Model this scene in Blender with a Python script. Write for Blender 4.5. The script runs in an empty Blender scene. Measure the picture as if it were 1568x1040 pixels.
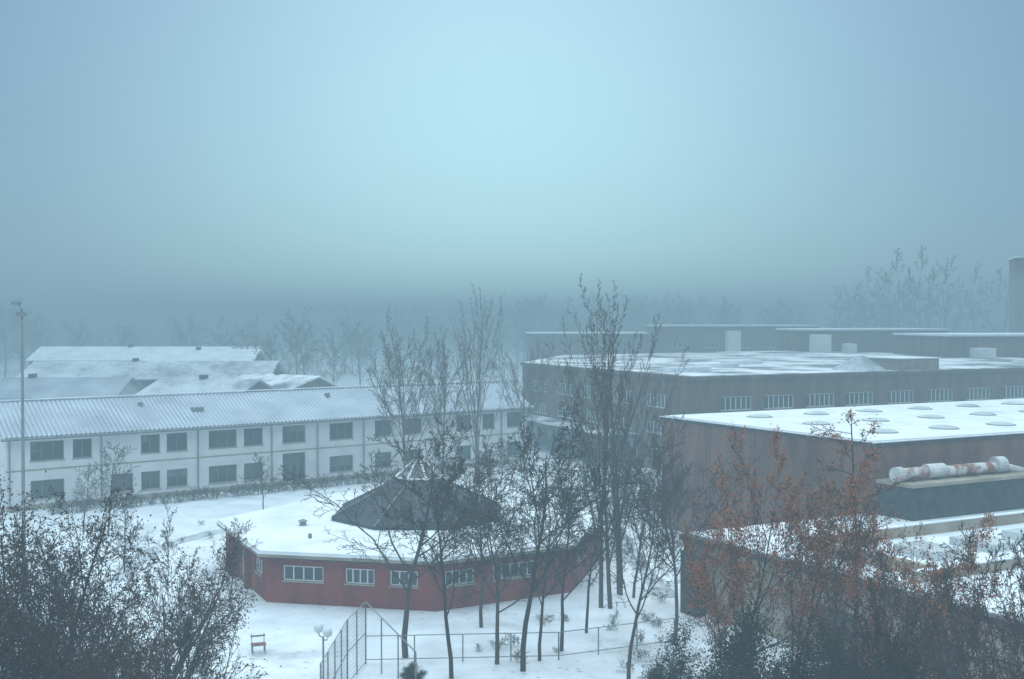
import bpy, math, random
from mathutils import Vector, Matrix
R = math.radians
scene = bpy.context.scene

# ------------------------------------------------------------------ materials
def new_mat(name, col, rough=0.85, var=0.12, scale=1.5, bump=0.0, bscale=20, col2=None, coord='Object', spec=0.2, sharp=(.3, .7)):
    m = bpy.data.materials.new(name); m.use_nodes = True
    nt = m.node_tree; b = nt.nodes['Principled BSDF']
    b.inputs['Roughness'].default_value = rough
    b.inputs['Specular IOR Level'].default_value = spec
    tc = nt.nodes.new('ShaderNodeTexCoord')
    n = nt.nodes.new('ShaderNodeTexNoise'); n.inputs['Scale'].default_value = scale; n.inputs['Detail'].default_value = 6
    nt.links.new(tc.outputs[coord], n.inputs['Vector'])
    r = nt.nodes.new('ShaderNodeValToRGB')
    c2 = col2 if col2 else tuple(min(1, c*(1+var*2)) for c in col)
    c1 = tuple(c*(1-var*2) for c in col) if not col2 else col
    r.color_ramp.elements[0].position = sharp[0]; r.color_ramp.elements[0].color = (*c1, 1)
    r.color_ramp.elements[1].position = sharp[1]; r.color_ramp.elements[1].color = (*c2, 1)
    nt.links.new(n.outputs['Fac'], r.inputs['Fac'])
    nt.links.new(r.outputs['Color'], b.inputs['Base Color'])
    if bump:
        n2 = nt.nodes.new('ShaderNodeTexNoise'); n2.inputs['Scale'].default_value = bscale; n2.inputs['Detail'].default_value = 4
        nt.links.new(tc.outputs[coord], n2.inputs['Vector'])
        bp = nt.nodes.new('ShaderNodeBump'); bp.inputs['Strength'].default_value = bump; bp.inputs['Distance'].default_value = 0.1
        nt.links.new(n2.outputs['Fac'], bp.inputs['Height']); nt.links.new(bp.outputs['Normal'], b.inputs['Normal'])
    return m

def flat_mat(name, col):
    m = bpy.data.materials.new(name); m.use_nodes = True
    b = m.node_tree.nodes['Principled BSDF']; b.inputs['Roughness'].default_value = .95; b.inputs['Specular IOR Level'].default_value = .05
    tc = m.node_tree.nodes.new('ShaderNodeObjectInfo'); hs = m.node_tree.nodes.new('ShaderNodeMapRange')
    hs.inputs['To Min'].default_value = .75; hs.inputs['To Max'].default_value = 1.35
    m.node_tree.links.new(tc.outputs['Random'], hs.inputs['Value'])
    sc = m.node_tree.nodes.new('ShaderNodeVectorMath'); sc.operation = 'SCALE'; sc.inputs[0].default_value = col
    m.node_tree.links.new(hs.outputs[0], sc.inputs['Scale']); m.node_tree.links.new(sc.outputs[0], b.inputs['Base Color'])
    return m

def brick_mat(name, c1, c2, mortar):
    m = bpy.data.materials.new(name); m.use_nodes = True
    nt = m.node_tree; b = nt.nodes['Principled BSDF']; b.inputs['Roughness'].default_value = 0.9
    b.inputs['Specular IOR Level'].default_value = 0.1
    tc = nt.nodes.new('ShaderNodeTexCoord')
    br = nt.nodes.new('ShaderNodeTexBrick')
    br.inputs['Scale'].default_value = 1.0
    br.inputs['Brick Width'].default_value = 0.24; br.inputs['Row Height'].default_value = 0.075
    br.inputs['Mortar Size'].default_value = 0.008
    br.inputs['Color1'].default_value = (*c1, 1); br.inputs['Color2'].default_value = (*c2, 1); br.inputs['Mortar'].default_value = (*mortar, 1)
    nt.links.new(tc.outputs['UV'], br.inputs['Vector'])
    n = nt.nodes.new('ShaderNodeTexNoise'); n.inputs['Scale'].default_value = 0.5; n.inputs['Detail'].default_value = 8
    mp = nt.nodes.new('ShaderNodeMapping'); mp.inputs['Scale'].default_value = (1.6, 1.6, 0.5)
    nt.links.new(tc.outputs['Object'], mp.inputs['Vector']); nt.links.new(mp.outputs[0], n.inputs['Vector'])
    mr = nt.nodes.new('ShaderNodeMapRange'); mr.inputs['From Min'].default_value = .3; mr.inputs['From Max'].default_value = .7
    mr.inputs['To Min'].default_value = .60; mr.inputs['To Max'].default_value = 1.3
    nt.links.new(n.outputs['Fac'], mr.inputs['Value'])
    mx = nt.nodes.new('ShaderNodeVectorMath'); mx.operation = 'SCALE'
    nt.links.new(br.outputs['Color'], mx.inputs[0]); nt.links.new(mr.outputs[0], mx.inputs['Scale'])
    nt.links.new(mx.outputs[0], b.inputs['Base Color'])
    return m

def snow_mat(name, soil, lo, hi, scale=0.12, base=(.84, .88, .92), det=10, dirt=.82, tracks=False):
    """snow cover, worn through to soil where the noise is high"""
    m = bpy.data.materials.new(name); m.use_nodes = True
    nt = m.node_tree; b = nt.nodes['Principled BSDF']; b.inputs['Roughness'].default_value = 0.7
    b.inputs['Specular IOR Level'].default_value = 0.15
    tc = nt.nodes.new('ShaderNodeTexCoord')
    n = nt.nodes.new('ShaderNodeTexNoise'); n.inputs['Scale'].default_value = scale; n.inputs['Detail'].default_value = det; n.inputs['Roughness'].default_value = .65
    nt.links.new(tc.outputs['Object'], n.inputs['Vector'])
    r = nt.nodes.new('ShaderNodeValToRGB')
    r.color_ramp.elements[0].position = lo; r.color_ramp.elements[0].color = (*base, 1)
    r.color_ramp.elements[1].position = hi; r.color_ramp.elements[1].color = (*soil, 1)
    nt.links.new(n.outputs['Fac'], r.inputs['Fac'])
    n3 = nt.nodes.new('ShaderNodeTexNoise'); n3.inputs['Scale'].default_value = .45; n3.inputs['Detail'].default_value = 8
    nt.links.new(tc.outputs['Object'], n3.inputs['Vector'])
    mr = nt.nodes.new('ShaderNodeMapRange'); mr.inputs['From Min'].default_value = .3; mr.inputs['From Max'].default_value = .7
    mr.inputs['To Min'].default_value = dirt; mr.inputs['To Max'].default_value = 1.04
    nt.links.new(n3.outputs['Fac'], mr.inputs['Value'])
    mx = nt.nodes.new('ShaderNodeVectorMath'); mx.operation = 'SCALE'
    nt.links.new(r.outputs['Color'], mx.inputs[0]); nt.links.new(mr.outputs[0], mx.inputs['Scale'])
    last = mx.outputs[0]
    if tracks:   # grass blades and footprints poking through: small dark specks, clustered
        v = nt.nodes.new('ShaderNodeTexVoronoi'); v.inputs['Scale'].default_value = 1.5
        nt.links.new(tc.outputs['Object'], v.inputs['Vector'])
        m1 = nt.nodes.new('ShaderNodeMapRange'); m1.inputs['From Min'].default_value = .10; m1.inputs['From Max'].default_value = .24
        m1.inputs['To Min'].default_value = 1; m1.inputs['To Max'].default_value = 0
        nt.links.new(v.outputs['Distance'], m1.inputs['Value'])
        n4 = nt.nodes.new('ShaderNodeTexNoise'); n4.inputs['Scale'].default_value = .16; n4.inputs['Detail'].default_value = 3
        nt.links.new(tc.outputs['Object'], n4.inputs['Vector'])
        m2 = nt.nodes.new('ShaderNodeMapRange'); m2.inputs['From Min'].default_value = .5; m2.inputs['From Max'].default_value = .62
        m2.inputs['To Max'].default_value = .5
        nt.links.new(n4.outputs['Fac'], m2.inputs['Value'])
        mu = nt.nodes.new('ShaderNodeMath'); mu.operation = 'MULTIPLY'
        nt.links.new(m1.outputs[0], mu.inputs[0]); nt.links.new(m2.outputs[0], mu.inputs[1])
        mc = nt.nodes.new('ShaderNodeMix'); mc.data_type = 'RGBA'
        nt.links.new(mu.outputs[0], mc.inputs['Factor']); nt.links.new(last, mc.inputs['A']); mc.inputs['B'].default_value = (.28, .28, .27, 1)
        last = mc.outputs['Result']
    nt.links.new(last, b.inputs['Base Color'])
    n2 = nt.nodes.new('ShaderNodeTexNoise'); n2.inputs['Scale'].default_value = 1.1; n2.inputs['Detail'].default_value = 6
    nt.links.new(tc.outputs['Object'], n2.inputs['Vector'])
    bp = nt.nodes.new('ShaderNodeBump'); bp.inputs['Strength'].default_value = .6; bp.inputs['Distance'].default_value = 0.3
    nt.links.new(n2.outputs['Fac'], bp.inputs['Height']); nt.links.new(bp.outputs['Normal'], b.inputs['Normal'])
    return m

M = {}
M['snow'] = snow_mat('snow_ground', (.20, .19, .16), .55, .76, .11, dirt=.78, tracks=True)
M['snowroof'] = snow_mat('snow_roof', (.42, .43, .45), .60, .8, .3)
M['snowold'] = snow_mat('snow_roof_old', (.26, .28, .31), .40, .62, .22, (.66, .70, .76))
M['snowthin'] = snow_mat('snow_roof_thin', (.16, .17, .18), .42, .58, .16)
M['path'] = snow_mat('trodden_snow', (.26, .26, .26), .42, .66, .7, (.62, .66, .72))
M['brick_red'] = brick_mat('red_brick', (.29, .046, .034), (.20, .037, .029), (.20, .08, .07))
M['brick_brown'] = brick_mat('brown_brick', (.22, .098, .068), (.165, .078, .056), (.18, .11, .09))
M['brick_dark'] = brick_mat('dark_brick', (.15, .080, .060), (.12, .066, .052), (.13, .09, .08))
M['render'] = new_mat('white_render', (.70, .70, .70), .9, .05, .7)
M['whitepaint'] = new_mat('white_paint', (.74, .74, .74), .6, .04)
M['glass'] = new_mat('window_glass', (.03, .035, .045), .15, .3, .35, spec=.5)
M['glass2'] = new_mat('window_curtained', (.10, .10, .11), .3, .4, .8, spec=.5)
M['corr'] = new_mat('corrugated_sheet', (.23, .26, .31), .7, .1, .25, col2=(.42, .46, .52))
M['corrlit'] = new_mat('corrugated_sheet_snowy_lit', (.38, .42, .48), .7, .1, .3, col2=(.64, .69, .75))  # snowy sheet, lighter tone paints in the lit flanks of the corrugation
M['slate'] = new_mat('slate_roof', (.050, .055, .070), .75, .2, .7, bump=.3)
M['dark'] = new_mat('dark_metal', (.05, .052, .058), .6, .2)
M['grey'] = new_mat('grey_metal', (.22, .23, .24), .5, .1)
M['frame'] = new_mat('window_frame_grey', (.16, .165, .175), .6, .1)
M['concrete'] = new_mat('beige_concrete', (.33, .28, .22), .9, .15, .5)
M['pink'] = new_mat('rusty_cladding', (.62, .60, .58), .8, .15, 1.6, col2=(.28, .12, .08), sharp=(.40, .56))
M['duct'] = new_mat('weathered_duct', (.36, .34, .32), .8, .15, 1.2, col2=(.66, .66, .66))
M['dome'] = new_mat('skylight_plastic', (.40, .43, .43), .45, .15, .5, col2=(.62, .66, .67))
M['pinkwall'] = new_mat('pale_rendered_wall', (.24, .20, .19), .8, .1)
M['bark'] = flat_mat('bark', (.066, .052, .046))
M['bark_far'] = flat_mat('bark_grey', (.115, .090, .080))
M['leaf_red'] = new_mat('dead_leaves', (.22, .070, .036), .8, .2, 1.2, col2=(.38, .15, .07))
M['leaf_dark'] = new_mat('dark_leaves', (.026, .025, .018), .8, .2, 1.0, col2=(.066, .054, .036))
M['leaf_brown'] = new_mat('brown_leaves', (.040, .028, .022), .8, .2, 1.0, col2=(.10, .06, .045))
M['globe'] = new_mat('opal_globe', (.62, .64, .66), .3, .04, spec=.5)
M['wood_red'] = new_mat('red_wood', (.20, .10, .08), .7, .1)
M['mulch'] = flat_mat('hedge_twigs', (.11, .09, .07))

# ------------------------------------------------------------------ mesh helpers
def empty(name, loc):
    e = bpy.data.objects.new(name, None); e.location = loc; e.empty_display_size = .5
    scene.collection.objects.link(e); return e

def mk(name, verts, faces, mats, parent=None, uvs=None, midx=None, smooth=False):
    me = bpy.data.meshes.new(name)
    off = Vector(parent.location) if parent else Vector((0, 0, 0))
    me.from_pydata([(v[0]-off.x, v[1]-off.y, v[2]-off.z) for v in verts], [], faces)
    if not isinstance(mats, (list, tuple)): mats = [mats]
    for m in mats: me.materials.append(m)
    if uvs:
        l = me.uv_layers.new(name='UVMap')
        flat = []
        for u in uvs: flat += [u[0], u[1]]
        l.data.foreach_set('uv', flat)
    if midx: me.polygons.foreach_set('material_index', midx)
    if smooth: me.polygons.foreach_set('use_smooth', [True]*len(me.polygons))
    me.update()
    o = bpy.data.objects.new(name, me); scene.collection.objects.link(o)
    if parent: o.parent = parent
    return o

def W(o, d):
    """wall frame: s along the wall, y into the building, z up"""
    n = math.hypot(*d); dx, dy = d[0]/n, d[1]/n
    return lambda s, y, z: (o[0]+dx*s-dy*y, o[1]+dy*s+dx*y, z)

def boxes(name, F, bl, mat, parent):
    V, Fc, UV = [], [], []
    for (a, b, c, d, e, f) in bl:
        i = len(V)
        V += [F(a, c, e), F(b, c, e), F(b, d, e), F(a, d, e), F(a, c, f), F(b, c, f), F(b, d, f), F(a, d, f)]
        for q, u in (((0, 1, 5, 4), 'x'), ((1, 2, 6, 5), 'y'), ((2, 3, 7, 6), 'x'), ((3, 0, 4, 7), 'y'), ((4, 5, 6, 7), 't'), ((3, 2, 1, 0), 't')):
            Fc.append([i+k for k in q])
            P = [(a, c, e), (b, c, e), (b, d, e), (a, d, e), (a, c, f), (b, c, f), (b, d, f), (a, d, f)]
            for k in q:
                p = P[k]
                UV.append((p[0], p[2]) if u == 'x' else (p[1], p[2]) if u == 'y' else (p[0], p[1]))
    return mk(name, V, Fc, mat, parent, UV)

def wall(pref, F, s0, s1, z0, z1, ops, mat, parent, rec=.16, frame='whitepaint', glass='glass', fw=.07, sill=True):
    """ops: (sa,sb,za,zb,npanes)"""
    xs = sorted({s0, s1, *[o[0] for o in ops], *[o[1] for o in ops]})
    zs = sorted({z0, z1, *[o[2] for o in ops], *[o[3] for o in ops]})
    V, Fc, UV = [], [], []
    def quad(ps, us):
        i = len(V); V.extend(ps); Fc.append([i, i+1, i+2, i+3]); UV.extend(us)
    for a, b in zip(xs, xs[1:]):
        for c, d in zip(zs, zs[1:]):
            mxx, mz = (a+b)/2, (c+d)/2
            if any(o[0] < mxx < o[1] and o[2] < mz < o[3] for o in ops): continue
            quad([F(a, 0, c), F(b, 0, c), F(b, 0, d), F(a, 0, d)], [(a, c), (b, c), (b, d), (a, d)])
    G, GF = [], []; fr = []; sl = []
    for (a, b, c, d, n) in ops:
        quad([F(a, 0, c), F(b, 0, c), F(b, rec, c), F(a, rec, c)], [(a, c), (b, c), (b, c+rec), (a, c+rec)])
        quad([F(a, 0, d), F(b, 0, d), F(b, rec, d), F(a, rec, d)], [(a, c), (b, c), (b, c+rec), (a, c+rec)])
        quad([F(a, 0, c), F(a, rec, c), F(a, rec, d), F(a, 0, d)], [(0, c), (rec, c), (rec, d), (0, d)])
        quad([F(b, 0, c), F(b, rec, c), F(b, rec, d), F(b, 0, d)], [(0, c), (rec, c), (rec, d), (0, d)])
        i = len(G); G += [F(a, rec, c), F(b, rec, c), F(b, rec, d), F(a, rec, d)]; GF.append([i, i+1, i+2, i+3])
        y0, y1 = rec-.07, rec-.01
        if frame:
            fr += [(a+.004, b-.004, y0, y1, c+.004, c+fw), (a+.004, b-.004, y0, y1, d-fw, d-.004)]
            for k in range(n+1):
                x = a+(b-a)*k/n
                x0, x1 = (a+.004, a+fw) if k == 0 else (b-fw, b-.004) if k == n else (x-fw/2, x+fw/2)
                fr.append((x0, x1, y0, y1, c+fw, d-fw))
        if sill: sl.append((a-.06, b+.06, -.07, .05, c-.075, c-.003))
    mk(pref+'_wall', V, Fc, mat, parent, UV)
    if ops:
        mk(pref+'_glass', G, GF, M[glass], parent)
        if fr: boxes(pref+'_frames', F, fr, M[frame] if frame else M['dark'], parent)
        if sl: boxes(pref+'_sills', F, sl, M['concrete'], parent)

def prism(name, poly, z0, z1, mat, parent):
    n = len(poly)
    V = [(x, y, z0) for x, y in poly]+[(x, y, z1) for x, y in poly]
    Fc = [list(range(n))[::-1], list(range(n, 2*n))]+[[i, (i+1) % n, (i+1) % n+n, i+n] for i in range(n)]
    return mk(name, V, Fc, mat, parent)

def tube(V, Fc, pts, rad, sides):
    n = len(pts); base = len(V)
    cs = [(math.cos(2*math.pi*k/sides), math.sin(2*math.pi*k/sides)) for k in range(sides)]
    for i, p in enumerate(pts):
        d = (pts[min(i+1, n-1)]-pts[max(i-1, 0)])
        if d.length < 1e-6: d = Vector((0, 0, 1))
        d.normalize()
        a = d.cross(Vector((0, 0, 1)) if abs(d.z) < .9 else Vector((1, 0, 0))).normalized(); b = d.cross(a)
        r = rad[i]
        for c, s in cs:
            c *= r; s *= r
            V.append((p.x+a.x*c+b.x*s, p.y+a.y*c+b.y*s, p.z+a.z*c+b.z*s))
    for i in range(n-1):
        for k in range(sides):
            k2 = (k+1) % sides
            Fc.append((base+i*sides+k, base+i*sides+k2, base+(i+1)*sides+k2, base+(i+1)*sides+k))

def tubes(name, lst, mat, parent, sides=8):
    V, Fc = [], []
    for pts, rad in lst:
        tube(V, Fc, [Vector(p) for p in pts], rad if isinstance(rad, list) else [rad]*len(pts), sides)
        b = len(V)
        Fc.append(tuple(range(b-sides, b))); Fc.append(tuple(range(b-sides*len(pts), b-sides*(len(pts)-1))))
    return mk(name, V, Fc, mat, parent)

# ------------------------------------------------------------------ ground
random.seed(3)
N = 60
gx = [-1500+3000*i/N for i in range(N+1)]
V = [(x, y+1100, 0) for y in gx for x in gx]
Fc = [(j*(N+1)+i, j*(N+1)+i+1, (j+1)*(N+1)+i+1, (j+1)*(N+1)+i) for j in range(N) for i in range(N)]
mk('snowy_ground', V, Fc, M['snow'])

def ribbon(name, pts, w, mat, z=.02):
    V, Fc = [], []
    for i, p in enumerate(pts):
        a = Vector(pts[max(i-1, 0)]); b = Vector(pts[min(i+1, len(pts)-1)])
        d = (b-a).normalized(); n = Vector((-d.y, d.x)); k = 1+.25*math.sin(i*1.7)*math.sin(i*.6)
        V += [(p[0]+n.x*w/2*k, p[1]+n.y*w/2*k, z), (p[0]-n.x*w/2*k, p[1]-n.y*w/2*k, z)]
    for i in range(len(pts)-1): Fc.append((2*i, 2*i+1, 2*i+3, 2*i+2))
    return mk(name, V, Fc, mat)
def smoothp(pts, k=6):
    out = []
    for i in range(len(pts)-1):
        p0 = Vector(pts[max(i-1, 0)]); p1 = Vector(pts[i]); p2 = Vector(pts[i+1]); p3 = Vector(pts[min(i+2, len(pts)-1)])
        for j in range(k):
            t = j/k
            out.append(tuple(.5*((2*p1)+(p2-p0)*t+(2*p0-5*p1+4*p2-p3)*t*t+(3*p1-p0-3*p2+p3)*t**3)))
    out.append(pts[-1]); return out
ribbon('footpath', smoothp([(-24, 66), (-25, 74), (-22.5, 81), (-17, 87), (-8, 93), (0, 98), (8, 104)]), 1.3, M['path'])
ribbon('footpath', smoothp([(-12, 88), (2, 92), (10, 100), (8, 120), (5, 140)]), 2.2, M['path'], .024)
ribbon('footpath', smoothp([(9, 62), (8, 76), (8.5, 90), (10, 100)]), 1.2, M['path'], .028)
ribbon('footpath', smoothp([(-4, 120), (6, 112), (16, 106)]), 2.0, M['path'], .032)

# ------------------------------------------------------------------ white two-storey building
wb = empty('white_school_building', (-42, 89.5, 0))
F = W((-42, 89.5), (.81, .59)); L = 54.0; D = 11.0
up = [(1.9, 4.6), (5.3, 6.9), (11.1, 12.8), (13.4, 15.3), (17.3, 20.0), (20.7, 22.6), (24.6, 27.0), (29.6, 32.2), (34.7, 36.6), (38.0, 40.2), (44.6, 46.5), (48.0, 49.6), (51.3, 53.3)]
ops = [(a, b, 4.1, 5.75, 3 if b-a > 2.3 else 2) for a, b in up]
lo = [(1.9, 4.6), (8.6, 10.4), (11.1, 12.8), (13.4, 15.3), (17.3, 20.0), (20.7, 22.6), (29.6, 32.2), (34.7, 36.6), (38.0, 40.2), (44.6, 46.5), (51.3, 53.3)]
ops += [(a, b, .85, 2.45, 3 if b-a > 2.3 else 2) for a, b in lo]
ops += [(24.6, 27.0, .1, 3.1, 3)]
wall('facade', F, 0, L, 0, 6.15, ops, M['render'], wb, rec=.2, frame='frame', glass='glass', fw=.08)
Fl = W(F(0, D, 0)[:2], (.59, -.81)); wall('gable_left', Fl, 0, D, 0, 6.15, [(4, 6, 4.1, 5.7, 2)], M['render'], wb)
Fr = W(F(L, 0, 0)[:2], (-.59, .81)); wall('gable_right', Fr, 0, D, 0, 6.15, [(4, 6, 4.1, 5.7, 2)], M['render'], wb)
Fb = W(F(L, D, 0)[:2], (-.81, -.59)); wall('back', Fb, 0, L, 0, 6.15, [(i*6+2, i*6+4.5, 4.1, 5.7, 2) for i in range(8)], M['render'], wb)
boxes('plinth', F, [(-.04, L+.04, -.05, .0-.004, 0, .45)], M['concrete'], wb)
pil = [.2, 7.6, 16.2, 23.4, 28.2, 33.3, 42.2, 47.2, 50.4]
boxes('downpipes', F, [(s, s+.12, -.14, -.06, 0, 6.1) for s in pil], M['grey'], wb)
boxes('floor_band', F, [(0, L, -.035, -.004, 3.3, 3.42)], M['concrete'], wb)
rb = random.Random(4)
boxes('roller_blinds', F, [(a+.1, a+(b-a)*rb.choice([.33, .5, .98])-.02, .12, .125, (5.7 if k < 13 else 2.4)-rb.uniform(.3, 1.1), 5.7 if k < 13 else 2.4)
                           for k, (a, b) in enumerate(up+lo) if rb.random() < .45], M['glass2'], wb)
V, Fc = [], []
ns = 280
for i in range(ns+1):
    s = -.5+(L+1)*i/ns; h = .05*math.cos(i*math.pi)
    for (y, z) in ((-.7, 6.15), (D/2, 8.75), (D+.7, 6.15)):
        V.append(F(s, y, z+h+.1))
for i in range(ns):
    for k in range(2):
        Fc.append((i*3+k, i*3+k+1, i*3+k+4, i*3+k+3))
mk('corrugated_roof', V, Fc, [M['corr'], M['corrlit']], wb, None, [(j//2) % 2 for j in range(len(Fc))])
mk('gable_infill', [F(0, 0, 6.15), F(0, D, 6.15), F(0, D/2, 8.7), F(L, 0, 6.15), F(L, D, 6.15), F(L, D/2, 8.7)], [(0, 1, 2), (5, 4, 3)], M['render'], wb)
boxes('eaves_fascia', F, [(-.5, L+.5, -.78, -.66, 5.98, 6.2)], M['dark'], wb)
boxes('soffit', F, [(-.4, L+.4, -.64, -.01, 6.07, 6.13)], M['whitepaint'], wb)
tubes('gutter', [([F(-.5, -.86, 6.12), F(L+.5, -.86, 6.12)], .08)], M['grey'], wb)
boxes('roof_vent', F, [(16.6, 17.6, 2.0, 2.8, 7.2, 7.8), (12, 12.4, 3.5, 3.9, 7.8, 8.4), (31, 31.4, 3.5, 3.9, 7.8, 8.5)], M['grey'], wb)
boxes('ridge_cap', F, [(-.5, L+.5, D/2-.2, D/2+.2, 8.9, 8.98)], M['snowroof'], wb)

# ------------------------------------------------------------------ red brick polygon pavilion
poly = [(-18.6, 70), (-13.9, 61), (-4.2, 59.0), (3.4, 63.2), (5.8, 71.8), (1.6, 82), (-6, 86), (-12.8, 80.6)]
cx, cy = -6.2, 71.8
pv = empty('red_brick_pavilion', (cx, cy, 0))
def sc(k): return [(cx+(x-cx)*k, cy+(y-cy)*k) for x, y in poly]
win = {1: [(1.0, 3.4, 1.3, 2.15, 4), (4.7, 6.4, 1.3, 2.15, 4), (7.3, 8.9, 1.3, 2.15, 3)], 2: [(.6, 2.4, 1.3, 2.15, 4), (3.6, 6.4, 1.3, 2.15, 5)], 3: [(2, 4.5, 1.3, 2.15, 4)],
       0: [(1.6, 2.8, .05, 2.2, 1), (4.2, 5.6, .05, 2.2, 2), (7.6, 9.2, 1.3, 2.15, 3)], 4: [(3, 6, 1.3, 2.15, 4)], 5: [(3, 6, 1.3, 2.15, 4)], 6: [(3, 5, 1.3, 2.15, 4)], 7: [(4, 7, 1.3, 2.15, 4)]}
for i in range(8):
    a = poly[i]; b = poly[(i+1) % 8]
    Fw = W(a, (b[0]-a[0], b[1]-a[1])); ln = math.hypot(b[0]-a[0], b[1]-a[1])
    wall('side_%d' % i, Fw, 0, ln, 0, 2.62, win[i], M['brick_red'], pv, rec=.14)
    if i == 0: boxes('porch_pier', Fw, [(3.1, 3.6, -.36, -.02, 0, 2.58), (6.2, 6.6, -.36, -.02, 0, 2.58)], M['brick_red'], pv)
prism('soffit', sc(1.035), 2.60, 2.68, M['dark'], pv)
prism('fascia', sc(1.045), 2.684, 2.86, M['concrete'], pv)
prism('roof_edge_trim', sc(1.05), 2.864, 2.92, M['whitepaint'], pv)
prism('roof_snow', sc(1.04), 2.924, 3.04, M['snowroof'], pv)
V = []; n8 = 8; Fc = []
for r, z in ((5.9, 3.05), (5.9, 3.25), (1.6, 5.35)):
    for k in range(n8):
        t = R(22.5+45*k); V.append((cx+r*math.cos(t), cy+r*math.sin(t), z))
for l in range(2):
    for k in range(n8):
        Fc.append((l*8+k, l*8+(k+1) % 8, (l+1)*8+(k+1) % 8, (l+1)*8+k))
mk('pyramid_roof', V, Fc, M['slate'], pv)
tubes('roof_hips', [([(cx+5.9*math.cos(R(22.5+45*k)), cy+5.9*math.sin(R(22.5+45*k)), 3.3), (cx+1.6*math.cos(R(22.5+45*k)), cy+1.6*math.sin(R(22.5+45*k)), 5.4)], .05) for k in range(8)], M['grey'], pv, 5)
V = []; Fc = []
for r, z in ((1.6, 5.35), (1.55, 5.6), (.22, 6.75)):
    for k in range(n8):
        t = R(22.5+45*k); V.append((cx+r*math.cos(t), cy+r*math.sin(t), z))
for l in range(2):
    for k in range(n8): Fc.append((l*8+k, l*8+(k+1) % 8, (l+1)*8+(k+1) % 8, (l+1)*8+k))
Fc.append(tuple(range(16, 24)))
mk('glass_lantern', V, Fc, M['glass2'], pv)
tubes('lantern_bars', [([(cx+1.62*math.cos(R(22.5+45*k)), cy+1.62*math.sin(R(22.5+45*k)), 5.6), (cx+.24*math.cos(R(22.5+45*k)), cy+.24*math.sin(R(22.5+45*k)), 6.78)], .075) for k in range(8)], M['whitepaint'], pv, 5)
tubes('lantern_ring', [([(cx+1.62*math.cos(R(22.5+45*k)), cy+1.62*math.sin(R(22.5+45*k)), 5.6), (cx+1.62*math.cos(R(67.5+45*k)), cy+1.62*math.sin(R(67.5+45*k)), 5.6)], .08) for k in range(8)], M['whitepaint'], pv, 5)
tubes('finial', [([(cx, cy, 6.75), (cx, cy, 6.95), (cx, cy, 7.0), (cx, cy, 7.5)], [.35, .35, .08, .03])], M['dark'], pv)
tubes('roof_vents', [([(-13.2, 68, 3.0), (-13.2, 68, 3.3), (-13.2, 68, 3.31), (-13.2, 68, 3.42)], [.22, .22, .34, .1]), ([(-12, 64, 3.0), (-12, 64, 3.3)], .12), ([(-2, 62.4, 3.0), (-2, 62.4, 3.4)], .12)], M['grey'], pv)

# ------------------------------------------------------------------ big brown hall
r_ = (.894, .447); q_ = (.507, -.862)
hall = empty('brown_brick_sports_hall', (22, 65.6, 0))
P0 = (22.0, 65.6); P1 = (11.6, 83.3)
hl = math.hypot(P0[0]-P1[0], P0[1]-P1[1]); HL = 60
PF = (P0[0]+.8944*HL, P0[1]+.4472*HL); PB = (P1[0]+.8944*HL, P1[1]+.4472*HL)
wall('left', W(P1, (P0[0]-P1[0], P0[1]-P1[1])), 0, hl, 0, 8.3, [], M['brick_brown'], hall)
wall('front', W(P0, r_), 0, HL, 0, 8.3, [(14, 22, 5.2, 6.6, 8), (26, 34, 5.2, 6.6, 8)], M['brick_brown'], hall)
wall('right', W(PF, (PB[0]-PF[0], PB[1]-PF[1])), 0, hl, 0, 8.3, [], M['brick_brown'], hall)
wall('back', W(PB, (-.894, -.447)), 0, HL, 0, 8.3, [], M['brick_brown'], hall)
FH = W(P0, r_)
Fhl = W(P1, (P0[0]-P1[0], P0[1]-P1[1]))
boxes('movement_joints', Fhl, [(s, s+.05, -.02, -.004, 0, 8.25) for s in (5.1, 10.2, 15.3)], M['dark'], hall)
prism('parapet', [FH(-.1, -.12, 0)[:2], FH(HL, -.12, 0)[:2], (PB[0], PB[1]+.15), (P1[0]-.15, P1[1]+.12)], 8.3, 8.5, M['dark'], hall)
prism('edge_trim', [FH(-.14, -.16, 0)[:2], FH(HL, -.16, 0)[:2], (PB[0], PB[1]+.2), (P1[0]-.2, P1[1]+.15)], 8.504, 8.56, M['whitepaint'], hall)
prism('roof_snow', [FH(.1, .1, 0)[:2], FH(HL, .1, 0)[:2], (PB[0], PB[1]-.1), (P1[0]+.15, P1[1]-.1)], 8.564, 8.64, M['snowroof'], hall)
V = []; Fc = []; V2 = []; F2 = []
for i in range(10):
    for j in range(3):
        c = FH(4.4+i*5.6, 3.6+j*6.2, 0)
        for (VV, FF, prof) in ((V, Fc, [(1.02, 8.6), (.98, 8.68), (.86, 8.70)]), (V2, F2, [(.86, 8.70), (.75, 8.79), (.45, 8.84), (.05, 8.86)])):
            b = len(VV); ns_ = 16
            for (rr, z) in prof:
                for k in range(ns_):
                    t = 2*math.pi*k/ns_; VV.append((c[0]+rr*math.cos(t), c[1]+rr*math.sin(t), z))
            for l in range(len(prof)-1):
                for k in range(ns_): FF.append((b+l*ns_+k, b+l*ns_+(k+1) % ns_, b+(l+1)*ns_+(k+1) % ns_, b+(l+1)*ns_+k))
            FF.append(tuple(range(b+(len(prof)-1)*ns_, b+len(prof)*ns_)))
mk('skylight_kerbs', V, Fc, M['grey'], hall); mk('skylight_domes', V2, F2, M['dome'], hall, smooth=True)
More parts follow.
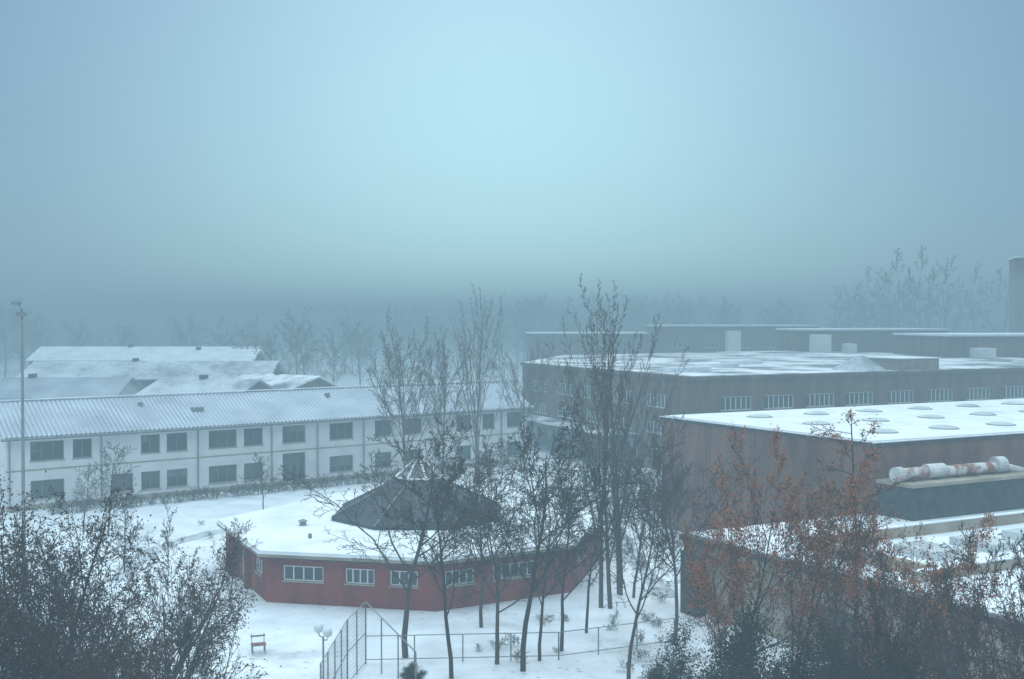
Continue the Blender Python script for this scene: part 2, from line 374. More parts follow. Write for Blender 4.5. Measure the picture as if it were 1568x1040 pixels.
# ------------------------------------------------------------------ lower annex in front of the hall
ann = empty('flat_roofed_annex', (9.6, 60.2, 0))
A0 = (9.6, 60.2)
def FA2(s, t, z): return (A0[0]+r_[0]*s+q_[0]*t, A0[1]+r_[1]*s+q_[1]*t, z)   # t towards viewer
FAl = W(A0, q_)
wall('left', FAl, 0, 34, 0, 3.75, [(10, 13, 1.0, 2.4, 3), (15, 18, 1.0, 2.4, 3), (22, 25, 1, 2.4, 3)], M['concrete'], ann, frame='dark')
FAf = W(FA2(0, 34, 0)[:2], r_); wall('front', FAf, 0, 60, 0, 3.75, [(3+6*i, 6+6*i, 1, 2.4, 3) for i in range(9)], M['concrete'], ann)
FAb = W(FA2(11.9, 0, 0)[:2], (-.894, -.447)); wall('back', FAb, 0, 11.9, 0, 3.75, [], M['concrete'], ann)
prism('fascia', [FA2(-.25, -.1, 0)[:2], FA2(-.25, 34.2, 0)[:2], FA2(60, 34.2, 0)[:2], FA2(60, -.1, 0)[:2]], 3.75, 4.05, M['dark'], ann)
prism('roof_snow', [FA2(.15, .1, 0)[:2], FA2(.15, 33.9, 0)[:2], FA2(60, 33.9, 0)[:2], FA2(60, .1, 0)[:2]], 4.054, 4.13, M['snowroof'], ann)
FR = lambda s, y, z: FA2(s, -y, z)
boxes('roof_upstand', FR, [(3.0, 60, -6.6, -6.2, 4.13, 4.7), (1.6, 60, -14.4, -14.0, 4.13, 4.6), (2.6, 3.0, -14, -6.6, 4.13, 4.7)], M['concrete'], ann)
boxes('upstand_snow', FR, [(3.02, 60, -6.58, -6.22, 4.704, 4.76), (1.62, 60, -14.38, -14.02, 4.604, 4.66)], M['snowroof'], ann)
boxes('rooflights', FR, [(6+i*4, 8+i*4, -11.5, -9, 4.13, 4.55) for i in range(8)], M['dome'], ann)
boxes('corner_chimney', FR, [(-1.0, -.3, -2.2, -1.0, 0, 3.4)], M['dark'], ann)
FBk = lambda s, y, z: (P0[0]+r_[0]*s-q_[0]*y, P0[1]+r_[1]*s-q_[1]*y, z)
boxes('plant_block', FBk, [(.3, 11.5, -2.6, -.02, 4.13, 6.1)], M['dark'], ann)
boxes('plant_block_edge', FBk, [(.1, 11.8, -2.8, -.02, 6.104, 6.3)], M['concrete'], ann)
tubes('duct', [([FBk(.6, -1.5, 6.75), FBk(2.6, -1.5, 6.75)], .36), ([FBk(4.1, -1.5, 6.72), FBk(8.6, -1.5, 6.72)], .34)], M['pink'], ann, 14)
tubes('duct_joint', [([FBk(2.62, -1.5, 6.8), FBk(4.08, -1.5, 6.8)], .44), ([FBk(8.62, -1.5, 6.85), FBk(9.4, -1.5, 6.85)], .50), ([FBk(.1, -1.5, 6.75), FBk(.58, -1.5, 6.75)], .46), ([FBk(9.42, -1.5, 6.7), FBk(12, -1.5, 6.1), FBk(13.5, -1.5, 5.2)], .26)], M['duct'], ann, 14)
boxes('duct_supports', FBk, [(s, s+.12, -1.9, -1.1, 6.3, 6.42) for s in (1.2, 3.2, 5, 6.5, 8)], M['dark'], ann)

# ------------------------------------------------------------------ long brick building behind
lb = empty('long_brick_building', (18.2, 109, 0))
C0 = (1.4, 145.0); C1 = (18.2, 109.0); d1 = (16.8, -36.0); ld = math.hypot(*d1); r2 = (.906, .423)
wops = [(s, s+4.2, 6.7, 8.1, 6) for s in (3, 10, 17, 24, 31)]+[(s, s+4.2, 3.9, 5.1, 6) for s in (3, 10, 17, 24, 31)]+[(s, s+3.0, .1, 2.8, 3) for s in (2, 7, 12, 17, 22, 27, 32)]
wall('west', W(C0, d1), 0, ld, 0, 9.9, wops, M['brick_dark'], lb)
wall('south', W(C1, r2), 0, 75, 0, 9.9, [(s, s+3.9, 6.7, 8.1, 6) for s in (3.5, 9, 14.5, 20, 26, 32, 38, 44, 50, 56, 62)]+[(s, s+3.9, 3.2, 4.6, 6) for s in (3.5, 9, 14.5, 20, 26, 32, 38, 44)], M['brick_dark'], lb)
FL = W(C1, r2)
prism('fascia', [FL(-.2, -.2, 0)[:2], FL(75, -.2, 0)[:2], FL(75, 70, 0)[:2], (C0[0]+6.8, C0[1]+31), (C0[0]-.3, C0[1])], 9.9, 10.25, M['brick_dark'], lb)
prism('roof_snow', [FL(.2, .2, 0)[:2], FL(75, .2, 0)[:2], FL(75, 69, 0)[:2], (C0[0]+7, C0[1]+30.5), (C0[0]+.2, C0[1])], 10.254, 10.32, M['snowthin'], lb)
FC = W(C0, d1)
boxes('canopy', FC, [(1, 30, -4.5, -.02, 3.1, 3.5)], M['dark'], lb)
boxes('canopy_posts', FC, [(1.2+i*4, 1.5+i*4, -4.4, -4.1, 0, 3.1) for i in range(8)], M['dark'], lb)
boxes('canopy_snow', FC, [(1.1, 29.9, -4.4, -.1, 3.504, 3.56)], M['snowthin'], lb)
def pyr(name, F_, s, y, w, d, z, h, mat, parent):
    V = [F_(s, y, z), F_(s+w, y, z), F_(s+w, y+d, z), F_(s, y+d, z), F_(s+w*.4, y+d*.45, z+h), F_(s+w*.6, y+d*.45, z+h)]
    return mk(name, V, [(0, 1, 5, 4), (1, 2, 5), (2, 3, 4, 5), (3, 0, 4)], mat, parent)
pyr('roof_pyramid', FL, 22.5, .4, 4.0, 5, 10.3, 1.7, M['snowold'], lb)
boxes('stair_block', FL, [(28, 34, .3, 6, 10.32, 11.6)], M['pinkwall'], lb)
boxes('stair_block_snow', FL, [(27.9, 34.1, .2, 6.1, 11.604, 11.7)], M['snowroof'], lb)
boxes('roof_kerbs', FL, [(2+i*9, 8+i*9, 8+(i % 3)*7, 9+(i % 3)*7, 10.32, 10.8) for i in range(7)], M['snowroof'], lb)

def far_block(name, o, d, ln, dep, h, wins=True, mat='brick_dark', vents=()):
    e = empty(name, (o[0], o[1], 0)); F_ = W(o, d)
    ops = [(s, s+4, h-4.2, h-2.8, 4) for s in [2+7*i for i in range(int((ln-3)/7))]] if wins else []
    wall('front', F_, 0, ln, 0, h, ops, M[mat], e)
    boxes('body', F_, [(0, ln, .3, dep, 0, h-.02)], M[mat], e)
    boxes('roof_edge', F_, [(-.2, ln+.2, -.25, dep+.2, h, h+.3)], M['dark'], e)
    boxes('roof_snow', F_, [(-.1, ln+.1, -.1, dep+.1, h+.304, h+.62)], M['snowroof'], e)
    for (s, w, hh) in vents:
        boxes('vent_box', F_, [(s, s+w, -3.5, -.3, h-5, h-5+hh)], M['whitepaint'], e)
    return e
far_block('factory_block', (4, 236), (1, .06), 27, 14, 12.6, False)
far_block('factory_block', (31, 228), (1, .05), 34, 14, 14.3, True, vents=[(14, 2.6, 4.4)])
far_block('factory_block', (52, 193), (1, .1), 27, 14, 13.8, False, vents=[(1, 2.8, 4.6), (7, 1.5, 3)])
far_block('factory_block', (66, 163), (1, .12), 40, 18, 13.2, False, vents=[(3, 2.4, 3.6)])
far_block('brick_tower', (108, 232), (1, -.3), 14, 9, 29, True, 'brick_dark')

# ------------------------------------------------------------------ low houses on the left
def gabled(name, o, d, ln, dep, h, rh, roofmat, wallmat='render', wins=True, asym=.5):
    e = empty(name, (o[0], o[1], 0)); F_ = W(o, d)
    ops = [(s, s+2.2, h-2.1, h-.8, 2) for s in [1.5+3.6*i for i in range(int((ln-3)/3.6))]] if wins else []
    wall('front', F_, 0, ln, 0, h, ops, M[wallmat], e)
    Fe = W(F_(ln, 0, 0)[:2], (-d[1], d[0])); wall('end_right', Fe, 0, dep, 0, h, [], M[wallmat], e)
    Fe = W(F_(0, dep, 0)[:2], (d[1], -d[0])); wall('end_left', Fe, 0, dep, 0, h, [], M[wallmat], e)
    V = []
    for t in (0, .18):
        for s in (-.5, ln+.5):
            V += [F_(s, -.6, h-.05+t), F_(s, dep*asym, h+rh+t), F_(s, dep+.6, h-.05+t)]
    Fc = [(6, 9, 10, 7), (7, 10, 11, 8), (0, 1, 4, 3), (1, 2, 5, 4), (0, 3, 9, 6), (2, 8, 11, 5), (0, 6, 7, 1), (1, 7, 8, 2), (3, 4, 10, 9), (4, 5, 11, 10)]
    mk('roof', V, Fc, M[roofmat], e)
    mk('gables', [F_(0, 0, h), F_(0, dep, h), F_(0, dep*asym, h+rh-.02), F_(ln, 0, h), F_(ln, dep, h), F_(ln, dep*asym, h+rh-.02)], [(0, 1, 2), (5, 4, 3)], M[wallmat], e)
    boxes('chimney', F_, [(ln*.4, ln*.4+.8, dep*asym-.4, dep*asym+.4, h+rh-.5, h+rh+.6)], M['dark'], e)
    return e
gabled('low_school_wing', (-70, 132), (1, .02), 21, 12, 6.3, 2.2, 'corr')
gabled('low_school_wing', (-47, 134), (.93, -.36), 14, 12, 6.0, 2.4, 'snowold', 'brick_dark')
gabled('low_school_wing', (-74, 162), (1, .03), 37, 14, 7.0, 2.4, 'snowold', 'brick_dark')
gabled('low_school_wing', (-66, 193), (1, .0), 19, 14, 7.8, 2.6, 'snowroof', 'brick_dark')
gabled('low_school_wing', (-92, 206), (1, .0), 42, 12, 8.2, 2.4, 'snowroof', 'brick_dark')
gabled('low_school_wing', (-42, 150), (.8, -.6), 14, 12, 6.0, 2.2, 'snowthin', 'brick_dark', asym=.6)

# ------------------------------------------------------------------ trees
Z = Vector((0, 0, 1))
def gen(seed, H, r0, S):
    rnd = random.Random(seed); V, Fc = [], []; tips = []
    mr = S.get('rmin', .010)
    def grow(p, d, L, r, lv):
        n = S['segs'][lv]; pts = [p.copy()]; dirs = [d.copy()]
        w = S['wig'][lv]
        for i in range(n):
            d = (d+Vector((rnd.gauss(0, w), rnd.gauss(0, w), rnd.gauss(0, w)))+Z*S['up'][lv]).normalized()
            p = p+d*(L/n); pts.append(p.copy()); dirs.append(d.copy())
        tip = S.get('tip', .3)
        rad = [max(mr, r*(1-(1-tip)*i/n)) for i in range(n+1)]
        tube(V, Fc, pts, rad, (7, 5, 3, 3, 3)[lv])
        if lv >= len(S['n']):
            tips.append((pts[-1], pts[len(pts)//2])); return
        nc = S['n'][lv]
        ang0 = rnd.random()*6.28
        for j in range(nc):
            t = S['start'][lv]+(1-S['start'][lv])*(j+rnd.random()*.8)/nc; t = min(t, .995)
            fi = t*n; i = min(int(fi), n-1); fr = fi-i
            pos = pts[i].lerp(pts[i+1], fr); dd = dirs[min(i+1, n)]
            if lv == 0:
                ph = ang0+j*2.4+rnd.uniform(-.4, .4); side = Vector((math.cos(ph), math.sin(ph), 0)); a = dd.cross(side).normalized()
            else:
                a = dd.cross(Vector((rnd.gauss(0, 1), rnd.gauss(0, 1), rnd.gauss(0, 1)))).normalized()
            ang = R(S['ang'][lv]*rnd.uniform(.7, 1.25))
            cd = Matrix.Rotation(ang, 3, a) @ dd
            prof = S['prof'](t) if lv == 0 else (1-.55*t)
            grow(pos, cd, L*S['ratio'][lv]*prof*rnd.uniform(.7, 1.2), max(mr, rad[i]*S.get('rr', .5)), lv+1)
    for k in range(S.get('stems', 1)):
        sp = S.get('spread', .0); d = Vector((rnd.gauss(0, sp), rnd.gauss(0, sp), 1)).normalized()
        base = Vector((rnd.gauss(0, S.get('bs', 0)), rnd.gauss(0, S.get('bs', 0)), -.1))
        grow(base, d, H*(1 if k == 0 else rnd.uniform(.7, 1)), r0, 0)
    zm = max(v[2] for v in V); k = H/zm       # normalise the overall height to H
    V = [(x*k, y*k, z*k) for x, y, z in V]; tips = [(a*k, b*k) for a, b in tips]
    return V, Fc, tips

def tree_mesh(name, seed, H, r0, S, bark='bark', leaf=None, nl=0, ls=.12, lspread=.35):
    V, Fc, tips = gen(seed, H, r0, S)
    midx = [0]*len(Fc); rnd = random.Random(seed+99)
    if leaf:
        for k in range(nl):
            a, b = rnd.choice(tips)
            c = a.lerp(b, rnd.random())+Vector((rnd.gauss(0, lspread), rnd.gauss(0, lspread), rnd.gauss(0, lspread)))
            u = Vector((rnd.gauss(0, 1), rnd.gauss(0, 1), rnd.gauss(0, 1))).normalized(); v = u.orthogonal().normalized()
            s = ls*rnd.uniform(.5, 1.3); i = len(V)
            for q in (c-u*s, c+v*s*.5, c+u*s, c-v*s*.5): V.append((q.x, q.y, q.z))
            Fc.append((i, i+1, i+2, i+3)); midx.append(1)
    me = bpy.data.meshes.new(name); me.from_pydata(V, [], Fc)
    me.materials.append(M[bark])
    if leaf: me.materials.append(M[leaf])
    me.polygons.foreach_set('material_index', midx); me.update(); return me

def place(name, me, x, y, s=1, rz=None, sx=None):
    o = bpy.data.objects.new(name, me); scene.collection.objects.link(o)
    o.location = (x, y, 0); sx = sx or s; o.scale = (sx, sx, s)
    o.rotation_euler = (0, 0, rz if rz is not None else random.random()*6.28); return o

cone = lambda t: 1.15-.75*t
spec_spread = dict(segs=[9, 7, 4, 3, 2], wig=[.08, .11, .14, .17, .2], up=[.02, .035, .02, .01, .0], n=[12, 12, 6, 4], start=[.32, .15, .12, .12],
                   ang=[46, 38, 42, 46], ratio=[.74, .40, .46, .5], prof=lambda t: 1.2-.75*t, rmin=.0115, rr=.5, tip=.22)
spec_oak = dict(spec_spread); spec_oak.update(rmin=.009, ang=[44, 38, 42, 46], n=[14, 10, 6, 4], start=[.22, .15, .12, .12])
# tall poplars: long, nearly upright open limbs starting low, short brushy twigs
spec_poplar = dict(segs=[9, 10, 4, 3, 2], wig=[.03, .035, .08, .1, .12], up=[.02, .03, .05, .05, .04], n=[15, 17, 5, 3], start=[.14, .30, .15, .12],
                   ang=[21, 34, 34, 36], ratio=[.74, .13, .45, .5], prof=lambda t: 1.15-.80*t, rmin=.0105, rr=.42, tip=.14, stems=2, spread=.05, bs=.3)
spec_vase = dict(segs=[5, 8, 4, 3, 2], wig=[.05, .06, .1, .12, .15], up=[.02, .03, .05, .04, .03], n=[16, 17, 7, 4], start=[.26, .2, .12, .12],
                 ang=[34, 34, 38, 40], ratio=[1.0, .26, .44, .5], prof=lambda t: 1.2-.5*t, rmin=.016, rr=.44, tip=.5)
spec_young = dict(segs=[8, 4, 3, 2], wig=[.05, .1, .12, .15], up=[.02, .08, .04, .03], n=[18, 9, 6], start=[.22, .15, .15],
                  ang=[42, 40, 40], ratio=[.46, .45, .5], prof=cone, rmin=.011, rr=.5, tip=.2)
spec_bush = dict(segs=[7, 5, 3, 3, 2], wig=[.1, .13, .16, .2, .2], up=[.02, .04, .02, .01, 0], n=[13, 8, 5, 4], start=[.2, .2, .15, .15],
                 ang=[38, 42, 45, 45], ratio=[.46, .5, .5, .5], prof=cone, rmin=.009, rr=.5, tip=.2, stems=4, spread=.25, bs=.5)

spr = [tree_mesh('tree_spread_%d' % i, 11+i, 10, .14, spec_spread) for i in range(4)]
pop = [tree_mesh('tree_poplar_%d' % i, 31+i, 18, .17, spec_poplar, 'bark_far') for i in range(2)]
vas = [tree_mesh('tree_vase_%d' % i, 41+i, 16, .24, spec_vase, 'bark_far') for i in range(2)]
yng = [tree_mesh('tree_young_%d' % i, 51+i, 6, .07, spec_young) for i in range(3)]

random.seed(21)
for (x, y, h, k, wx) in [(-5.05, 51, 11.8, 0, 1.2), (-2.7, 48, 10.8, 1, .9), (-.7, 50, 10.2, 2, 1.1), (.5, 49, 12.4, 3, .95), (1.3, 50.5, 9.4, 0, .85), (2.4, 52, 9.6, 1, .9),
                     (3.8, 55, 9.8, 2, .85), (5.1, 47, 10.0, 3, .85), (8.2, 54, 11.4, 0, .8), (8.9, 58, 10.4, 2, .85), (7.0, 62, 9.8, 1, .8), (-1.6, 56, 9.8, 3, .9)]:
    place('bare_tree', spr[k], x, y, h/10, None, h/10*wx)
place('poplar_tree', pop[0], 5.3, 60, 1.03, 1.0, 1.0)
place('poplar_tree', pop[1], 6.6, 63, .97, 2.2, .9)
place('poplar_tree', pop[1], -2.9, 100, 1.09, .5, .95)
place('bare_tree', vas[0], -9.2, 95, 1.1, .3, 1.0)
place('bare_tree', vas[1], 1.2, 112, .9, .3, .7)
place('bare_tree', vas[1], -6.4, 98, 1.0, 1.3, .65)
for (x, y, h) in [(-21, 91, 5.0), (-16, 61, 4.8), (-30, 80, 7), (-24.5, 68, 4.5), (-1, 97, 6), (4, 92, 6), (8.8, 84, 5), (10, 78, 5.5), (-33, 83, 5), (6, 88, 5)]:
    place('young_bare_tree', random.choice(yng), x, y, h/6, None, h/6*1.1)

# thicket bottom left
thk = [tree_mesh('thicket_%d' % i, 61+i, 11, .12, spec_bush, 'bark', 'leaf_brown', 8000, .05, .2) for i in range(2)]
for (x, y, h) in [(-11.9, 28.5, 11.0), (-10.3, 24, 9.4), (-13.6, 30, 11.4), (-11.4, 31.5, 10.0), (-15, 33, 11.2), (-12.6, 25.5, 10.0), (-9.6, 25, 7.8), (-12.8, 34, 10.0), (-11.4, 26.5, 9.4), (-10.2, 27.5, 8.8)]:
    place('dark_thicket_tree', random.choice(thk), x, y, h/11, None, h/11*.85)
place('bare_tree', spr[2], -10.9, 35, 1.0, 2.0, .75); place('bare_tree', spr[3], -8.9, 33, .78, 1.0, .65)
# right-hand trees with dead leaves
oak = [tree_mesh('oak_%d' % i, 71+i, 10, .13, spec_oak, 'bark', 'leaf_red', 7000, .060, .13) for i in range(2)]
for (x, y, h, w) in [(8.9, 42, 12.0, .62), (10.0, 40, 10.8, .68), (12.0, 41, 9.6, .75), (8.0, 39.5, 9.2, .62), (13.2, 37, 9.4, .75), (11.2, 35, 9.0, .75)]:
    place('brown_leaved_oak_tree', random.choice(oak), x, y, h/10, None, h/10*w)
spec_nar = dict(spec_spread); spec_nar.update(n=[28, 7, 5], start=[.3, .2, .2], ratio=[.19, .5, .5], ang=[65, 40, 40], prof=lambda t: 1.1-.5*t, up=[.01, .02, .0, 0, 0], wig=[.02, .1, .15, .15, .2])
nar = tree_mesh('narrow_tree', 81, 12.6, .11, spec_nar, 'bark', 'leaf_red', 2600, .06, .10)
place('narrow_leaved_tree', nar, 13.3, 42, 1.0, .6)
for (x, y, h, k) in [(12.0, 32, 10.4, 0), (12.3, 28, 10.8, 1), (14.0, 30, 11.2, 2), (10.9, 29, 9.2, 3), (13.4, 26, 10.8, 0), (11.6, 26, 10.4, 2)]:
    place('bare_tree', spr[k], x, y, h/10, None, h/10*.7)
bsh = tree_mesh('evergreen_bush', 91, 6.4, .08, spec_bush, 'bark', 'leaf_dark', 22000, .06, .25)
for (x, y, h) in [(6.4, 37, 5.6), (8.0, 36, 6.2), (9.8, 35.5, 6.2), (11.6, 36.5, 5.8), (5.6, 39, 3.6), (9.2, 32, 6.6), (11.0, 31, 6.8)]:
    place('evergreen_bush', bsh, x, y, h/6.4, None, h/6.4*.9)
place('evergreen_bush', bsh, -4.3, 46, .2, None, .3)

# hedge and low shrubs
spec_h = dict(segs=[4, 3, 2, 2], wig=[.15, .2, .2, .2], up=[.02]*4, n=[8, 7, 5], start=[.1, .15, .2], ang=[45, 45, 45], ratio=[.6, .5, .45], prof=cone, rmin=.007, rr=.5, tip=.3, stems=4, spread=.45, bs=.25)
def merged(name, items, mat):
    V, Fc = [], []
    for (vv, ff, x, y, s, sz, rz) in items:
        b = len(V); c, sn = math.cos(rz), math.sin(rz)
        V += [(x+(v[0]*c-v[1]*sn)*s, y+(v[0]*sn+v[1]*c)*s, v[2]*sz) for v in vv]
        Fc += [tuple(b+k for k in f) for f in ff]
    return mk(name, V, Fc, mat)
hv = [gen(101+i, 1.5, .025, spec_h)[:2] for i in range(3)]
it = []
for k in range(70):
    s = 3+k*.56; p = F(s, -3.2+random.uniform(-.5, .5), 0); a = random.choice(hv); g = random.uniform(.6, 1.0)
    it.append((a[0], a[1], p[0], p[1], g, g*.9, random.random()*6))
merged('hedge_row', it, M['mulch'])
it = []
for (cx_, cy_, rx, ry, n) in [(5.5, 57, 3.5, 2.5, 10), (0, 52, 4, 1.2, 5), (6, 52, 3.5, 2, 5), (8, 70, 1.5, 8, 10), (5, 96, 6, 5, 18), (8, 108, 5, 5, 12), (-24, 77, 2.5, 8, 10), (-10, 90, 6, 2, 12), (12, 96, 2, 6, 8)]:
    for k in range(n):
        a = random.choice(hv); g = random.uniform(.25, .6)
        it.append((a[0], a[1], cx_+random.gauss(0, rx*.5), cy_+random.gauss(0, ry*.5), g*.9, g*.8, random.random()*6))
merged('low_shrubs', it, M['mulch'])

# distant and mid-distance trees
spec_far = dict(segs=[5, 4, 3, 2], wig=[.05, .1, .15, .2], up=[.02, .06, .04, .02], n=[14, 9, 8], start=[.2, .15, .15], ang=[42, 42, 45], ratio=[.46, .45, .5],
                prof=lambda t: 1.2-.6*t, rmin=.030, rr=.42, tip=.2)
fv = [gen(121+i, 18, .22, spec_far)[:2] for i in range(4)]
it = []
rnd = random.Random(8)
for k in range(150):
    u = -.52+1.06*k/149
    y = rnd.uniform(310, 420); x = u*y+rnd.uniform(-4, 4); h = 19+4*math.sin(u*9+1)+rnd.uniform(-3, 4)
    a = rnd.choice(fv); it.append((a[0], a[1], x, y, h/15, h/18, rnd.random()*6))
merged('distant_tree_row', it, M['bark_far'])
it = []
for (px_, y, h) in [(-.22, 185, 14), (-.19, 195, 16), (-.165, 190, 15), (-.24, 210, 17), (-.27, 235, 17), (-.30, 250, 17), (-.20, 225, 19), (-.14, 225, 16), (-.11, 210, 13), (-.47, 265, 22), (-.44, 275, 20),
                    (.02, 280, 17), (.05, 290, 19), (.16, 300, 22), (.20, 300, 23), (.25, 300, 20), (.13, 290, 22), (-.36, 270, 17), (-.40, 270, 17)]:
    a = rnd.choice(fv); it.append((a[0], a[1], px_*y, y, h/17, h/18, rnd.random()*6))
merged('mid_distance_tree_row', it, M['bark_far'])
it = []
for (u, y, h) in [(.33, 275, 30), (.355, 270, 34), (.38, 272, 35), (.405, 275, 33), (.43, 280, 31), (.45, 275, 30), (.345, 285, 30), (.31, 282, 26)]:
    a = rnd.choice(fv); it.append((a[0], a[1], u*y, y, h/20, h/18, rnd.random()*6))
merged('tall_tree_row', it, M['bark_far'])

# ------------------------------------------------------------------ street furniture
lp = empty('twin_globe_street_lamp', (-7.9, 45, 0))
tubes('post', [([(-7.9, 45, 0), (-7.9, 45, .8), (-7.9, 45, .82), (-7.9, 45, 2.75)], [.08, .08, .045, .04])], M['grey'], lp)
tubes('arms', [([(-7.9, 45, 2.7), (-8.06, 45, 2.78), (-8.1, 45, 2.92)], .025), ([(-7.9, 45, 2.6), (-7.72, 44.9, 2.64), (-7.7, 44.9, 2.76)], .025)], M['grey'], lp)
def sph(name, c, r, mat, parent):
    V, Fc = [], []; nu, nv = 18, 12
    for j in range(nv+1):
        t = math.pi*j/nv
        for i in range(nu): V.append((c[0]+r*math.sin(t)*math.cos(2*math.pi*i/nu), c[1]+r*math.sin(t)*math.sin(2*math.pi*i/nu), c[2]+r*math.cos(t)))
    for j in range(nv):
        for i in range(nu): Fc.append((j*nu+i, (j+1)*nu+i, (j+1)*nu+(i+1) % nu, j*nu+(i+1) % nu))
    return mk(name, V, Fc, mat, parent, smooth=True)
sph('globe', (-8.1, 45, 3.1), .2, M['globe'], lp); sph('globe', (-7.7, 44.9, 2.94), .2, M['globe'], lp)

fp = empty('tall_floodlight_mast', (-27.2, 60, 0))
tubes('mast', [([(-27.2, 60, 0), (-27.2, 60, 8), (-27.2, 60, 16.6)], [.13, .10, .06])], M['grey'], fp)
tubes('arm', [([(-27.2, 60, 16.4), (-27.3, 60, 16.8), (-27.6, 60, 16.9)], .04)], M['grey'], fp)
boxes('lamp_head', lambda s, y, z: (s, y, z), [(-27.75, -27.3, 59.85, 60.15, 16.85, 17.02), (-27.45, -27.05, 59.8, 60.2, 16.2, 16.45)], M['grey'], fp)

# ball-court fence
fe = empty('wire_mesh_fence', (-7, 50, 0))
tl = []; wires = []
corner = [(-7.3, 41), (-7.2, 47), (-6.8, 50), (2.2, 50.6), (8.0, 53)]
for a, b in zip(corner, corner[1:]):
    ln = math.hypot(b[0]-a[0], b[1]-a[1]); n = max(1, round(ln/1.6)) if b[0] < -6 else max(1, round(ln/2.4))
    h = 2.9 if b[0] < -6 else 1.3
    for i in range(n+1):
        x = a[0]+(b[0]-a[0])*i/n; y = a[1]+(b[1]-a[1])*i/n
        tl.append(([(x, y, 0), (x, y, h)], .035))
    for z in ([h, h/2, .1] if h > 2 else [h, .2]):
        tl.append(([(a[0], a[1], z), (b[0], b[1], z)], .022))
    if h > 2:
        m = int(ln/.18)
        for i in range(m):
            x = a[0]+(b[0]-a[0])*i/m; y = a[1]+(b[1]-a[1])*i/m; wires.append(([(x, y, .1), (x, y, h)], .006))
        for k in range(int(h/.2)): wires.append(([(a[0], a[1], .1+k*.2), (b[0], b[1], .1+k*.2)], .006))
for i in range(4):
    x = -6.8+i*.9; tl.append(([(x, 50-i*1.4, 0), (x, 50-i*1.4, 2.9-.35*i)], .035))
tl.append(([(-6.8, 50, 2.9), (-4.1, 45.8, 1.85)], .03))
tubes('posts_and_rails', tl, M['grey'], fe, 6); tubes('mesh_wires', wires, M['grey'], fe, 3)
fn = empty('low_railing', (4, 106, 0)); tl = []
for a, b in [((1, 112), (12, 101)), ((3, 96), (12, 92)), ((-1, 90), (8, 88))]:
    for i in range(7):
        tl.append(([(a[0]+(b[0]-a[0])*i/6, a[1]+(b[1]-a[1])*i/6, 0), (a[0]+(b[0]-a[0])*i/6, a[1]+(b[1]-a[1])*i/6, 1.1)], .05))
    tl.append(([(*a, 1.1), (*b, 1.1)], .05)); tl.append(([(*a, .55), (*b, .55)], .04))
tubes('rails', tl, M['dark'], fn, 5)
be = empty('park_bench', (-12.2, 51.5, 0)); Bf = W((-12.5, 51.5), (.9, .3))
boxes('seat', Bf, [(0, .7, -.2, -.06, .40, .44), (0, .7, -.03, .11, .40, .44), (0, .7, .14, .28, .40, .44)], M['wood_red'], be)
boxes('backrest', Bf, [(0, .7, .34, .37, .70, .78)], M['grey'], be)
tubes('frame', [([Bf(x, -.2, 0), Bf(x, -.2, .4), Bf(x, .3, .39), Bf(x, .36, .85)], .025) for x in (.06, .64)]+[([Bf(x, .3, .4), Bf(x, .3, 0)], .025) for x in (.06, .64)], M['grey'], be, 6)

# ------------------------------------------------------------------ fog layer
def fogm(name, sg, col):
    fm = bpy.data.materials.new(name); fm.use_nodes = True; nt = fm.node_tree; nt.nodes.clear()
    out = nt.nodes.new('ShaderNodeOutputMaterial'); ad = nt.nodes.new('ShaderNodeAddShader')
    ab = nt.nodes.new('ShaderNodeVolumeAbsorption'); ab.inputs['Color'].default_value = (0, 0, 0, 1); ab.inputs['Density'].default_value = sg
    em = nt.nodes.new('ShaderNodeEmission'); em.inputs['Color'].default_value = (*col, 1); em.inputs['Strength'].default_value = sg  # even glow stands in for daylight scattered inside the fog
    nt.links.new(ab.outputs[0], ad.inputs[0]); nt.links.new(em.outputs[0], ad.inputs[1]); nt.links.new(ad.outputs[0], out.inputs['Volume'])
    return fm
def slab(z0, z1, m):
    X0, X1, Y0, Y1 = -1450, 1450, -350, 2550
    V = [(X0, Y0, z0), (X1, Y0, z0), (X1, Y1, z0), (X0, Y1, z0), (X0, Y0, z1), (X1, Y0, z1), (X1, Y1, z1), (X0, Y1, z1)]
    mk('fog_bank', V, [(3, 2, 1, 0), (4, 5, 6, 7), (0, 1, 5, 4), (1, 2, 6, 5), (2, 3, 7, 6), (3, 0, 4, 7)], m)
slab(-.5, 24.5, fogm('fog', .0062, (.225, .385, .485)))

# ------------------------------------------------------------------ sky and sun
w = bpy.data.worlds.new('World'); scene.world = w; w.use_nodes = True; nt = w.node_tree; nt.nodes.clear()
out = nt.nodes.new('ShaderNodeOutputWorld')
sky = nt.nodes.new('ShaderNodeTexSky'); sky.sky_type = 'NISHITA'; sky.sun_disc = False; sky.sun_elevation = R(28); sky.sun_rotation = R(-2)
bg1 = nt.nodes.new('ShaderNodeBackground'); bg1.inputs['Strength'].default_value = .08; nt.links.new(sky.outputs[0], bg1.inputs['Color'])
tc = nt.nodes.new('ShaderNodeTexCoord'); nrm = nt.nodes.new('ShaderNodeVectorMath'); nrm.operation = 'NORMALIZE'
nt.links.new(tc.outputs['Generated'], nrm.inputs[0])
sp = nt.nodes.new('ShaderNodeSeparateXYZ'); nt.links.new(nrm.outputs[0], sp.inputs[0])
rp = nt.nodes.new('ShaderNodeValToRGB'); e = rp.color_ramp.elements
e[0].position = 0; e[0].color = (.19, .33, .46, 1); e[1].position = 1; e[1].color = (2.1, 2.6, 2.9, 1)
x = e.new(.30); x.color = (.18, .31, .50, 1); x = e.new(.6); x.color = (1.75, 2.2, 2.5, 1)
nt.links.new(sp.outputs['Z'], rp.inputs['Fac'])
gd = Vector((-.01, 1, math.tan(R(7)))).normalized()
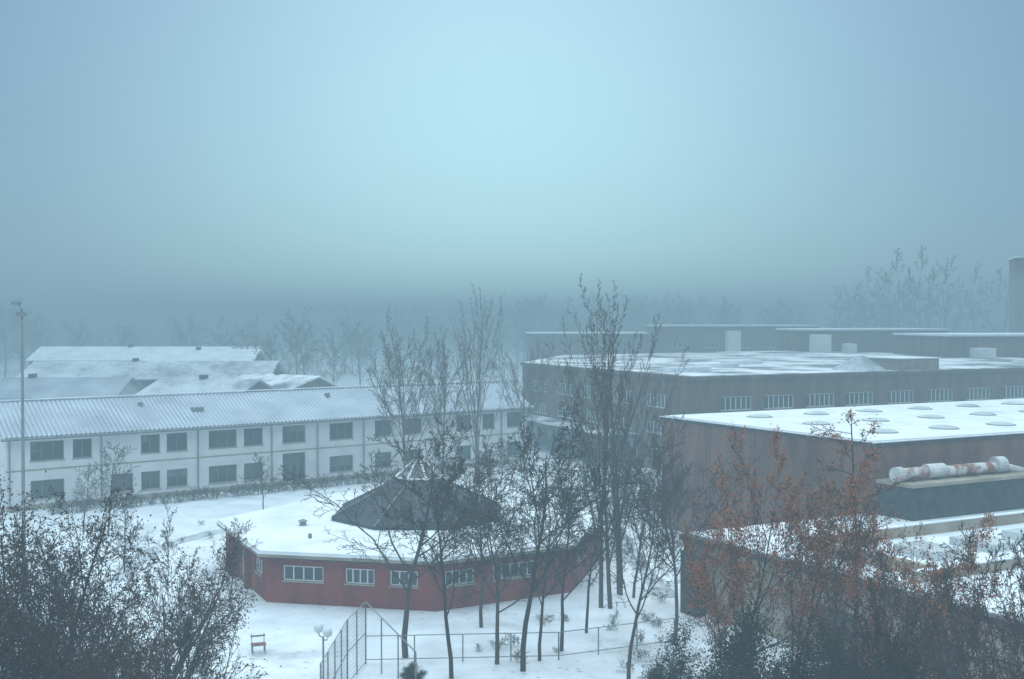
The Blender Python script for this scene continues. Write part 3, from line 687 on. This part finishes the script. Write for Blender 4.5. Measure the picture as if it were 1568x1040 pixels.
dt = nt.nodes.new('ShaderNodeVectorMath'); dt.operation = 'DOT_PRODUCT'; dt.inputs[1].default_value = gd
nt.links.new(nrm.outputs[0], dt.inputs[0])
ac = nt.nodes.new('ShaderNodeMath'); ac.operation = 'ARCCOSINE'; nt.links.new(dt.outputs['Value'], ac.inputs[0])
g2 = nt.nodes.new('ShaderNodeMath'); g2.operation = 'DIVIDE'; g2.inputs[1].default_value = R(20); nt.links.new(ac.outputs[0], g2.inputs[0])
g3 = nt.nodes.new('ShaderNodeMath'); g3.operation = 'POWER'; g3.inputs[1].default_value = 2; nt.links.new(g2.outputs[0], g3.inputs[0])
g4 = nt.nodes.new('ShaderNodeMath'); g4.operation = 'MULTIPLY'; g4.inputs[1].default_value = -1; nt.links.new(g3.outputs[0], g4.inputs[0])
g5 = nt.nodes.new('ShaderNodeMath'); g5.operation = 'EXPONENT'; nt.links.new(g4.outputs[0], g5.inputs[0])
gc = nt.nodes.new('ShaderNodeVectorMath'); gc.operation = 'SCALE'; gc.inputs[0].default_value = (.32, .58, .56); nt.links.new(g5.outputs[0], gc.inputs['Scale'])
sm = nt.nodes.new('ShaderNodeVectorMath'); sm.operation = 'ADD'; nt.links.new(rp.outputs['Color'], sm.inputs[0]); nt.links.new(gc.outputs[0], sm.inputs[1])
bg2 = nt.nodes.new('ShaderNodeBackground'); bg2.inputs['Strength'].default_value = 1; nt.links.new(sm.outputs[0], bg2.inputs['Color'])
mx = nt.nodes.new('ShaderNodeMixShader'); mx.inputs[0].default_value = .93
nt.links.new(bg1.outputs[0], mx.inputs[1]); nt.links.new(bg2.outputs[0], mx.inputs[2]); nt.links.new(mx.outputs[0], out.inputs['Surface'])

sl = bpy.data.lights.new('sun', 'SUN'); sl.energy = .7; sl.angle = R(25); sl.color = (1, .96, .92)
so = bpy.data.objects.new('sun', sl); scene.collection.objects.link(so)
so.rotation_euler = Vector((.03, -math.cos(R(28)), -math.sin(R(28)))).to_track_quat('-Z', 'Y').to_euler()

# ------------------------------------------------------------------ camera
cd = bpy.data.cameras.new('camera'); cd.sensor_width = 36; cd.lens = 38.0; cd.clip_end = 6000; cd.clip_start = .1
co = bpy.data.objects.new('camera', cd); scene.collection.objects.link(co)
co.location = (0, 0, 16); co.rotation_euler = (R(90-1.04), 0, 0)
scene.camera = co
scene.view_settings.view_transform = 'Standard'; scene.view_settings.look = 'None'; scene.view_settings.exposure = 0
